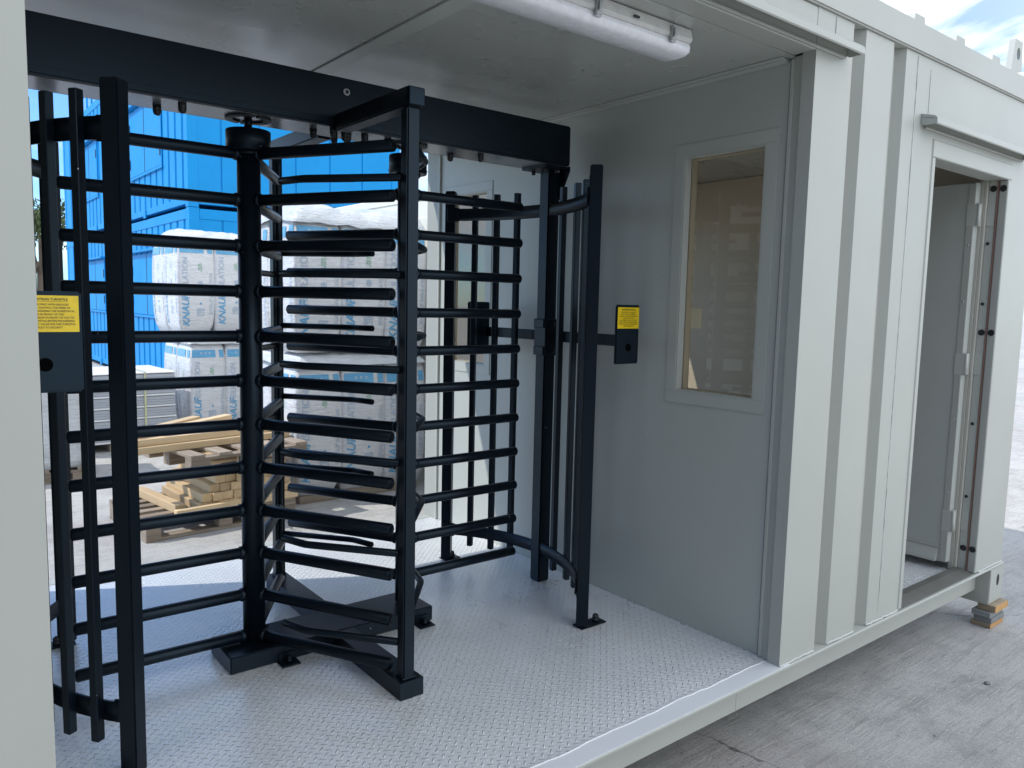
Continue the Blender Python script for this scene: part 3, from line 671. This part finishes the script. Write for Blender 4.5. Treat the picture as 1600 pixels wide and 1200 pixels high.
# ------------------------------------------------------------------ wrapped insulation packs
def bag_mesh(w, d, h, face_front, face_left, seed, ex=False):
    random.seed(seed)
    def bulge(u): return max(0, 1-(2*abs(u))**3.2)
    def surf(p):  # p in box coords -> bulged
        q = p.copy(); u = p.x/w; v = p.y/d; zz = (p.z/h-.5)
        fall = bulge(zz*.985)
        q.y = p.y+(p.y/(d/2))*.013*bulge(u)*(fall**.5)-(p.y/(d/2))*.10*(1-fall**.45)
        q.x = p.x+(p.x/(w/2))*.012*(fall**.5)*bulge(v)-(p.x/(w/2))*(.075 if ex else .03)*(1-fall**.45)
        q.z = p.z+.020*bulge(u)*bulge(v)*(1 if zz > 0 else -.2)
        return q
    mb = MB(); mb.mi = 0; t = bmesh.new(); bmesh.ops.create_cube(t, size=1)
    bmesh.ops.subdivide_edges(t, edges=t.edges[:], cuts=9, use_grid_fill=True)
    for v in t.verts:
        v.co = surf(Vector((v.co.x*w, v.co.y*d, (v.co.z+.5)*h)))
    for f in t.faces: f.smooth = True
    mb._take(t)
    def decal(face):
        n = w if face == 'f' else d
        if face == 'f': base = Matrix.Translation((0, -d/2, 0)) @ Matrix.Rotation(pi/2, 4, 'X')
        else: base = Matrix.Translation((-w/2, 0, 0)) @ Matrix.Rotation(-pi/2, 4, 'Z') @ Matrix.Rotation(pi/2, 4, 'X')
        def wf(co):
            q = surf(co); q += Vector((0, -.004, 0)) if face == 'f' else Vector((-.004, 0, 0)); return q
        def rect(x0, x1, z0, z1, mi):
            mb.mi = mi; t = bmesh.new(); nx, nz = 8, 4
            vs = [[t.verts.new(wf(base @ Vector((x0+(x1-x0)*i/nx, z0+(z1-z0)*k/nz, 0)))) for i in range(nx+1)] for k in range(nz+1)]
            for k in range(nz):
                for i in range(nx): t.faces.new((vs[k][i], vs[k][i+1], vs[k+1][i+1], vs[k+1][i])).smooth = True
            mb._take(t)
        rect(-n*.46, n*.22, h*.80, h*.875, 1); rect(n*.33, n*.47, h*.80, h*.875, 1)
        for q in (-.12, .0, .12): mb.mi = 0; mb.text('o', .05, base @ Matrix.Translation((n*q-.03, h*.845, 0)), warp=lambda co: wf(co)+(Vector((0, -.003, 0)) if face == 'f' else Vector((-.003, 0, 0))))
        def tx(s, size, x, z, mi, **k):
            mb.mi = mi; mb.text(s, size, base @ Matrix.Translation((x, z, 0)) @ Matrix.Rotation(pi/2, 4, 'Z'), warp=wf, **k)
        off = random.uniform(-.03, .03)
        tx('KNAUF', .108, -n*.30, h*.23+off, 1, sx=1.0, shear=.22, thick=.002)
        tx('INSULATION', .086, -n*.30, h*.545+off, 2, sx=.95)
        tx('KNAUF', .060, n*.40, h*.27+off, 2, sx=.9, shear=.22)
        tx('INSULATION', .052, n*.40, h*.48+off, 2, sx=.9)
        tx('eco', .045, n*.06, h*.66+off, 3); tx('ENERGY', .026, n*.13, h*.66+off, 3)
        # round and square marks
        for (zx, zz, rr) in ((n*.1, .50, .026),):
            mb.mi = 2; t = bmesh.new(); ro = []; ri = []
            for k in range(20):
                a = 2*pi*k/20; ro.append(t.verts.new(wf(base @ Vector((zx+rr*cos(a), h*zz+off+rr*sin(a), 0))))); ri.append(t.verts.new(wf(base @ Vector((zx+rr*.72*cos(a), h*zz+off+rr*.72*sin(a), 0)))))
            for k in range(20): t.faces.new((ro[k], ro[(k+1) % 20], ri[(k+1) % 20], ri[k]))
            mb._take(t)
        cx = n*.1; rect(cx-.011, cx+.011, h*.50+off-.011, h*.50+off+.011, 2)
        s0 = .05
        for a0, a1, b0, b1 in ((-s0, s0, -s0, -s0+.01), (-s0, s0, s0-.01, s0), (-s0, -s0+.01, -s0, s0), (s0-.01, s0, -s0, s0), (-.02, .025, -.012, .0), (-.02, .025, .014, .026), (-.028, -.018, -.03, .03)):
            rect(cx+a0*.8, cx+a1*.8, h*.22+off+b0*.8, h*.22+off+b1*.8, 2)
        rect(cx-.010, cx+.010, h*.30+off-.01, h*.30+off+.012, 1)
    if face_front: decal('f')
    if face_left: decal('l')
    return mb
FM = [M['film'], M['print'], M['printpale'], M['printgreen']]
def noise_(a, b): return sin(a*2.1+sin(b*1.7))*cos(b*1.3+sin(a))
def wrapped_pallet(name, loc, label, top, seed, cols=3, w=.40, dd=.55, h=1.14):
    rt = thing(name, loc, label, 'wrapped pallet', None, 0, True)
    b0 = .005 if top else .066
    if not top: obj('base_board', MB().box(.05, cols*w-.04, .06, 2*dd-.06, .0005, .064, .003), M['palletX'], rt)
    for i in range(cols):
        for j in range(2):
            mb = bag_mesh(w*.995, dd*.995, h, j == 0, i == 0, seed+i*3+j, i == 0)
            bmesh.ops.translate(mb.bm, vec=(w*(i+.5), dd*(j+.5), b0), verts=mb.bm.verts)
            obj('bag', mb, FM, rt)
    # crumpled film over the top
    t = bmesh.new(); bmesh.ops.create_grid(t, x_segments=34, y_segments=30, size=.5); random.seed(seed)
    ph = [random.uniform(0, 6) for _ in range(6)]
    for v in t.verts:
        u, q = v.co.x*2, v.co.y*2
        e = max(abs(u), abs(q))
        x = (v.co.x+.5)*cols*w*1.0; y = (v.co.y+.5)*2*dd
        z = b0+h+.026+(.05 if top else .006)*(.5+.5*sin(u*4.2+ph[0]+q*2))*(.5+.5*cos(q*3+ph[1]))+(.010 if top else .003)*sin(u*15+ph[2])*sin(q*11+ph[3])
        if e > .7: z -= ((e-.7)/.3)**2*(.10+(.05 if top else 0))
        x = cols*w/2+(x-cols*w/2)*(1+.02*e); y = dd+(y-dd)*(1+.03*e)
        z += .004*noise_(u*9, q*9)
        v.co = Vector((x, y, z))
    for f in t.faces: f.smooth = True
    r = bmesh.ops.extrude_face_region(t, geom=t.faces[:]); bmesh.ops.translate(t, vec=(0, 0, .003), verts=[v for v in r['geom'] if isinstance(v, bmesh.types.BMVert)])
    bmesh.ops.recalc_face_normals(t, faces=t.faces)
    mb = MB(); mb._take(t); obj('wrap_film', mb, M['filmwhite'], rt)
    return rt
PH = 1.205
RB = (2.44, 5.83); LBG = (2.50, 9.10)
wrapped_pallet('wrapped_pallet', (RB[0], RB[1], G), 'film wrapped load of blue printed bags on the concrete right of the timber', False, 20)
wrapped_pallet('wrapped_pallet', (RB[0]-.015, RB[1]-.02, G+PH+.03), 'film wrapped load of blue printed bags, upper one of the right hand pair', True, 31)
wrapped_pallet('wrapped_pallet', (LBG[0]+.06, LBG[1], G), 'film wrapped load of printed bags behind the timber, lower one of the left pair', False, 42)
wrapped_pallet('wrapped_pallet', (LBG[0]-.06, LBG[1]-.03, G+PH+.03), 'film wrapped load of printed bags, bulging upper one of the rear left pair', True, 53)

# ------------------------------------------------------------------ stack of grey sheets
ps = thing('panel_stack', (1.05, 8.95, G), 'strapped stack of grey panels with white edges in front of the blue containers', 'panel bundle', None, R(3), True)
for x in (.1, .65, 1.2): obj('bearer', MB().box(x, x+.09, .02, .95, .0005, .09, .002), M['palletY'], ps)
random.seed(4)
for k in range(6):
    dx = random.uniform(-.012, .012); z = .091+k*.122
    mb = MB(); mb.mi = 0; mb.box(dx, 1.33+dx, .006, .95, z+.018, z+.116, .004)
    for q in range(3): mb.box(dx+.002, 1.328+dx, .001, .0065, z+.030+q*.026, z+.044+q*.026, .002)
    mb.mi = 1; mb.box(dx-.004, 1.334+dx, -.004, .955, z, z+.017, .003)
    obj('panel', mb, [M['sheet'], M['sheetedge']], ps)
mb = MB(); mb.box(-.005, 1.335, -.002, .95, .824, .838, .004); mb.box(.02, .5, .03, .9, .8382, .85, .003); obj('cover_sheet', mb, M['sheetedge'], ps)
for x in (.35, 1.0):
    mb = MB(); mb.box(x, x+.022, -.0085, -.0055, .09, .84); mb.box(x, x+.022, -.0085, .955, .8505, .8535); obj('strap', mb, M['strap'], ps)
fb = thing('wrapped_bundle', (.55, 7.72, G), 'white film wrapped bundle on a dark pallet at the left, behind the turnstile cage', 'wrapped bundle', None, 0, True)
pallet_parts(fb, .74, .80, M['palletY'], M['palletX'], .125, 5)
t = bmesh.new(); bmesh.ops.create_cube(t, size=1); bmesh.ops.subdivide_edges(t, edges=t.edges[:], cuts=10, use_grid_fill=True); random.seed(2)
for v in t.verts:
    z = v.co.z; k = 1+.02*sin(z*23+v.co.x*9)+.015*sin(v.co.y*19+z*11)
    v.co = Vector((.35+v.co.x*.70*k-(.05*max(0, -z) if v.co.x > .3 else 0), .4+v.co.y*.78*k, .127+(z+.5)*.74))
for f in t.faces: f.smooth = True
mb = MB(); mb.mi = 0; mb._take(t); mb.mi = 1; mb.text('eco', .12, Matrix.Translation((.62, -.012, .40)) @ Matrix.Rotation(pi/2, 4, 'X'), sx=.9, thick=.003); obj('wrap', mb, [M['filmwhite'], M['printgreen']], fb)

# ------------------------------------------------------------------ blue containers
def blue_box(name, x0, y0, x1, y1, z0, z1, label, wins):
    t = thing(name, (x0, y0, z0), label, 'container')
    zb, zt = z0+.16, z1-.18
    # corrugated long side facing -x
    pts = []; y = y0+.24
    pts.append((x0+.012, y0+.16)); pitch = .56
    while y+pitch < y1-.2:
        pts += [(x0+.012, y), (x0+.055, y+.03), (x0+.055, y+.08), (x0+.012, y+.11)]; y += .40
    pts.append((x0+.012, y1-.16)); pts += [(x0+.10, y1-.16), (x0+.10, y0+.16)]
    obj('side_wall', MB().prism(pts, zb, zt), M['blue'], t)
    # end wall: flat with shallow seams
    pts = [(x0+.16, y0+.012)]; x = x0+.5
    while x < x1-.3: pts += [(x, y0+.012), (x+.004, y0+.028), (x+.028, y0+.028), (x+.032, y0+.012)]; x += .62
    pts += [(x1-.16, y0+.012), (x1-.16, y0+.10), (x0+.16, y0+.10)]
    obj('end_wall', MB().prism(pts, zb, zt), M['blue'], t)
    mb = MB(); mb.box(x0+.1005, x1, y0+.1005, y1, zb+.01, zt-.01); obj('body', mb, M['blue'], t)
    mb = MB(); mb.box(x0, x0+.12, y0+.1605, y1-.1605, z0+.05, zb, .006); mb.box(x0+.1605, x1-.1605, y0, y0+.12, z0+.05, zb, .006); obj('bottom_rail', mb, M['blue'], t)
    mb = MB(); mb.box(x0, x0+.12, y0+.1605, y1-.1605, zt, z1-.02, .006); mb.box(x0+.1605, x1-.1605, y0, y0+.12, zt, z1-.02, .006); mb.box(x0+.05, x1, y0+.05, y1, z1-.05, z1-.025); obj('top_rail', mb, M['blue'], t)
    for px, py in ((x0, y0), (x1-.16, y0), (x0, y1-.16)):
        obj('corner_post', MB().box(px, px+.16, py, py+.16, z0, z1, .006), M['blue'], t)
    for q in (2.6, 7): obj('fork_block', MB().box(x0-.02, x0+.0, y0+q, y0+q+.15, z0, z0+.15, .004), M['blue'], t)
    mb = MB(); mb.box(x0+.6, x1-.5, y0-.003, y0+.06, zb-.02, zb+.05); obj('vent_slot', mb, M['bluedark'], t)
    for (ya, yb, za, zc) in wins:
        mb = MB(); mb.box(x0-.012, x0+.012, ya, yb, za, zc, .006); mb.box(x0-.020, x0-.0125, ya-.05, yb+.05, za-.05, za-.005, .004); w = obj('shutter', mb, M['blue'], t)
        mb = MB(); mb.box(x0-.10, x0+.02, ya-.08, yb+.08, zc+.03, zc+.07, .006); obj('rain_hood', mb, M['blue'], w)
        obj('leaf_gap', MB().box(x0-.016, x0-.0125, (ya+yb)/2-.012, (ya+yb)/2+.012, za+.01, zc-.01), M['bluedark'], w)
        for q in (ya+.06, yb-.06):
            for zz in (za+.25, zc-.3): obj('hinge', MB().box(x0-.024, x0-.0125, q-.02, q+.02, zz-.09, zz+.09), M['bluedark'], w)
    return t
BX, BY0 = 3.633, 12.80
bl = blue_box('blue_container', BX, BY0, BX+3.75, BY0+11.2, G+.05, 2.735, 'blue steel container at ground level behind the wrapped bags', [(14.35, 16.6, .98, 2.10), (19.2, 21.2, .98, 2.10)])
bu = blue_box('blue_container', BX-.01, BY0-.01, BX+3.75, BY0+11.2, 2.7355, 5.62, 'blue steel container stacked on top of the other blue container', [(14.25, 16.5, 3.55, 4.75), (19.6, 21.4, 3.55, 4.75)])
mb = MB()
for k in range(7):
    y = BY0+10.0-k*.55; mb.tube([(BX+.1, y, 5.60), (BX+.1, y, 6.05+.0*k)], .022, 8)
mb.tube([(BX+.1, BY0+10.2, 6.05), (BX+.1, BY0+6.7, 6.05)], .022, 8)
obj('guard_rail', mb, M['blue'], bu)

# ------------------------------------------------------------------ cream cabin to the right
cc = thing('site_cabin', (3.80, 5.2, G), 'cream site cabin raised on blocks at the right behind the wrapped bags', 'site cabin')
mb = MB(); mb.box(3.80, 6.4, 5.15, 10.2, .08, 2.30, .01); mb.box(3.79, 6.42, 5.13, 10.22, 2.25, 2.335, .012); body = obj('wall', mb, M['creampaint'], cc)
for y in (5.3, 7.4, 9.7): obj('support_block', MB().box(3.86, 4.26, y, y+.3, G+.0005, .079), M['packgrey'], cc)
dr = obj('door', MB().box(3.785, 3.7995, 5.75, 6.62, .12, 2.1, .004), M['creampaint'], cc)
mb = MB(); mb.box(3.772, 3.7845, 6.04, 6.075, .98, 1.21, .003); mb.tube([(3.765, 6.057, 1.08), (3.735, 6.057, 1.08), (3.735, 5.96, 1.08)], .010, 8); obj('handle', mb, M['galv'], dr)
for y in (5.70, 5.72, 6.66): obj('seam', MB().box(3.792, 3.7998, y, y+.008, .1, 2.2), M['trim'], cc)
mb = MB(); mb.box(3.70, 3.785, 6.0, 6.22, .10, .47, .035, seg=4); obj('rubber_flap', mb, M['rubber'], dr)

blocker = thing('lightblocker', (-9, -8, G), 'added unseen dark warehouse across the yard to the left of the cabin', 'lightblocker')  # added mass, out of view, put here to darken faces turned toward it
mb = MB()
X0 = -3.4; pts = [(X0, -20)]; y = -20
while y < -.6: pts += [(X0, y), (X0-.04, y+.04), (X0-.04, y+.16), (X0, y+.2)]; y += .33
pts += [(X0, -.3), (-18, -.3), (-18, -20)]
mb.prism(pts, G, 6.2); obj('wall', mb, paint('dark_blocker', (.07, .08, .085), .5, .1, .001), blocker)
obj('roof', MB().prism([(-18.2, 6.201), (-3.2, 6.201), (-3.2, 6.3), (-10, 7.6), (-18.2, 6.3)], -20.2, -.1, 'xz'), M['sheet'], blocker)

# ------------------------------------------------------------------ tree, sticks and stones
def tree(x, y, h, cr, label, seed, n=2600):
    random.seed(seed)
    t = thing('broadleaf_tree', (x, y, G), label, 'tree')
    mb = MB(); mb.cyl((x, y, G+h*.25), (0, 0, 1), .22, h*.5, 10, 0, .12)
    limbs = []
    for k in range(8):
        a = k*.8+random.random(); e = Vector((x+cos(a)*cr*.75*random.uniform(.5, 1), y+sin(a)*cr*.75*random.uniform(.5, 1), G+h*random.uniform(.55, .92))); limbs.append(e)
        mb.tube([(x, y, G+h*.38), ((x+e.x)/2, (y+e.y)/2, G+h*.58), e], .055, 6)
    obj('trunk', mb, M['bark'], t)
    bm = bmesh.new()
    cl = [(e+Vector((random.uniform(-.5, .5), random.uniform(-.5, .5), random.uniform(-.5, .5))), random.uniform(.5, 1.1)) for e in limbs for _ in range(3)]
    for _ in range(n):
        c, rr = random.choice(cl); d = Vector((random.gauss(0, 1), random.gauss(0, 1), random.gauss(0, 1))); d = d.normalized()*rr*cr*.42*random.random()**.4
        p = c+d; s = random.uniform(.07, .16); q = Euler((random.uniform(0, 6), random.uniform(0, 6), random.uniform(0, 6))).to_matrix()
        vs = [bm.verts.new(p+q @ Vector(v)*s) for v in ((-1, 0, 0), (0, -.5, .1), (1, 0, 0), (0, .5, .1))]; bm.faces.new(vs)
    mb = MB(); mb._take(bm); obj('crown', mb, M['leaf'], t)
tree(5.55, 44.5, 6.4, 2.3, 'leafy tree beyond the yard to the left of the blue containers', 3)
tree(2.0, 47.5, 7.2, 2.6, 'taller leafy tree at the far left, glimpsed beside the cabin edge', 9)

random.seed(21)
def stick(x, y, l, a, label, kind):
    mb = MB(); mb.tube([(0, 0, .006), (l*.5, .006, .010), (l, -.004, .006)], .005, 7); o = obj(kind, mb, M['bark']); o.location = (x, y, G); o.rotation_euler = (0, 0, a); tag(o, label, kind.replace('_', ' '))
def stone(x, y, r, label, sc=(1, .8, .5)):
    t = bmesh.new(); bmesh.ops.create_icosphere(t, subdivisions=2, radius=r)
    for v in t.verts: v.co = Vector((v.co.x*sc[0], v.co.y*sc[1], v.co.z*sc[2]))*random.uniform(.85, 1.12)
    mb = MB(); mb._take(t); o = obj('stone', mb, M['packgrey']); o.location = (x, y, G+r*sc[2]*.6); tag(o, label, 'stone')
stick(4.72, 1.36, .10, .35, 'thin dark twig lying on the concrete right of the timber packers', 'twig')
stone(3.80, 1.27, .017, 'small grey stone on the concrete in front of the doorway')
stone(4.05, .98, .008, 'tiny pebble on the concrete near the right edge')
stone(3.15, 1.22, .007, 'tiny pebble on the concrete under the bay corner')

# ------------------------------------------------------------------ sky, sun, camera
SUN = Vector((-2.0, 1.0, 2.65)).normalized()
w = bpy.data.worlds.new('World'); S.world = w; w.use_nodes = True
nt = w.node_tree; nt.nodes.clear()
out = N(nt, 'ShaderNodeOutputWorld'); bg = N(nt, 'ShaderNodeBackground'); nt.links.new(bg.outputs[0], out.inputs[0])
sky = N(nt, 'ShaderNodeTexSky', sky_type='NISHITA'); sky.sun_disc = False
sky.sun_elevation = math.asin(SUN.z); sky.sun_rotation = math.atan2(SUN.x, SUN.y)
sky.air_density = 1.0; sky.dust_density = .3; sky.ozone_density = 1.6
tc = N(nt, 'ShaderNodeTexCoord'); mp = N(nt, 'ShaderNodeMapping'); nt.links.new(tc.outputs['Generated'], mp.inputs[0])
mp.inputs['Scale'].default_value = (1.0, 1.0, 2.2); mp.inputs['Location'].default_value = (.55, .25, .1)
n = N(nt, 'ShaderNodeTexNoise'); nt.links.new(mp.outputs[0], n.inputs['Vector']); n.inputs['Scale'].default_value = 3.6; n.inputs['Detail'].default_value = 9; n.inputs['Roughness'].default_value = .56; n.inputs['Distortion'].default_value = .35
cl = N(nt, 'ShaderNodeMapRange', interpolation_type='SMOOTHSTEP'); nt.links.new(n.outputs[0], cl.inputs[0]); cl.inputs[1].default_value = .47; cl.inputs[2].default_value = .66
dt = N(nt, 'ShaderNodeVectorMath', operation='DOT_PRODUCT'); nt.links.new(tc.outputs['Generated'], dt.inputs[0]); dt.inputs[1].default_value = (.42, -.86, .28)
dm = N(nt, 'ShaderNodeMapRange', interpolation_type='SMOOTHSTEP'); nt.links.new(dt.outputs['Value'], dm.inputs[0]); dm.inputs[1].default_value = -.35; dm.inputs[2].default_value = .9
ccol = mixc(nt, dm.outputs[0], (4.9, 5.15, 5.4), (10.6, 10.8, 10.7))     # clouds opposite the sun are front lit and brighter
cov = math_(nt, 'MAXIMUM', cl.outputs[0], math_(nt, 'MULTIPLY', dm.outputs[0], .75))
skc = N(nt, 'ShaderNodeMix', data_type='RGBA', blend_type='MULTIPLY'); skc.inputs[0].default_value = 1; nt.links.new(sky.outputs[0], skc.inputs[6]); skc.inputs[7].default_value = (.42, .66, .92, 1)
c = mixc(nt, math_(nt, 'MULTIPLY', cov, .90), skc.outputs[2], ccol)
nt.links.new(c, bg.inputs[0]); bg.inputs[1].default_value = .14
sl = bpy.data.lights.new('Sun', 'SUN'); sl.energy = 2.0; sl.angle = R(.6); sl.color = (1, .955, .88)
so = bpy.data.objects.new('Sun', sl); COL.objects.link(so); so.rotation_euler = (-SUN).to_track_quat('-Z', 'Y').to_euler()

cam = bpy.data.cameras.new('Camera'); co = bpy.data.objects.new('Camera', cam); COL.objects.link(co)
RC = ((0.7847695498, -0.0467945558, 0.6180186269), (-0.6193873378, -0.0950462459, 0.7793109373), (0.0222728412, -0.9943724054, -0.1035733549))
mat = Matrix([[RC[i][0], -RC[i][1], -RC[i][2], 0] for i in range(3)]+[[0, 0, 0, 1]])
mat.translation = Vector((0, 0, 1.34)); co.matrix_world = mat
cam.sensor_width = 36; cam.lens = 1208.32/1600*36; cam.clip_start = .05; cam.clip_end = 800
S.camera = co
S.view_settings.view_transform = 'Standard'; S.view_settings.look = 'None'; S.view_settings.exposure = .88; S.view_settings.gamma = 1
S.cycles.use_denoising = True
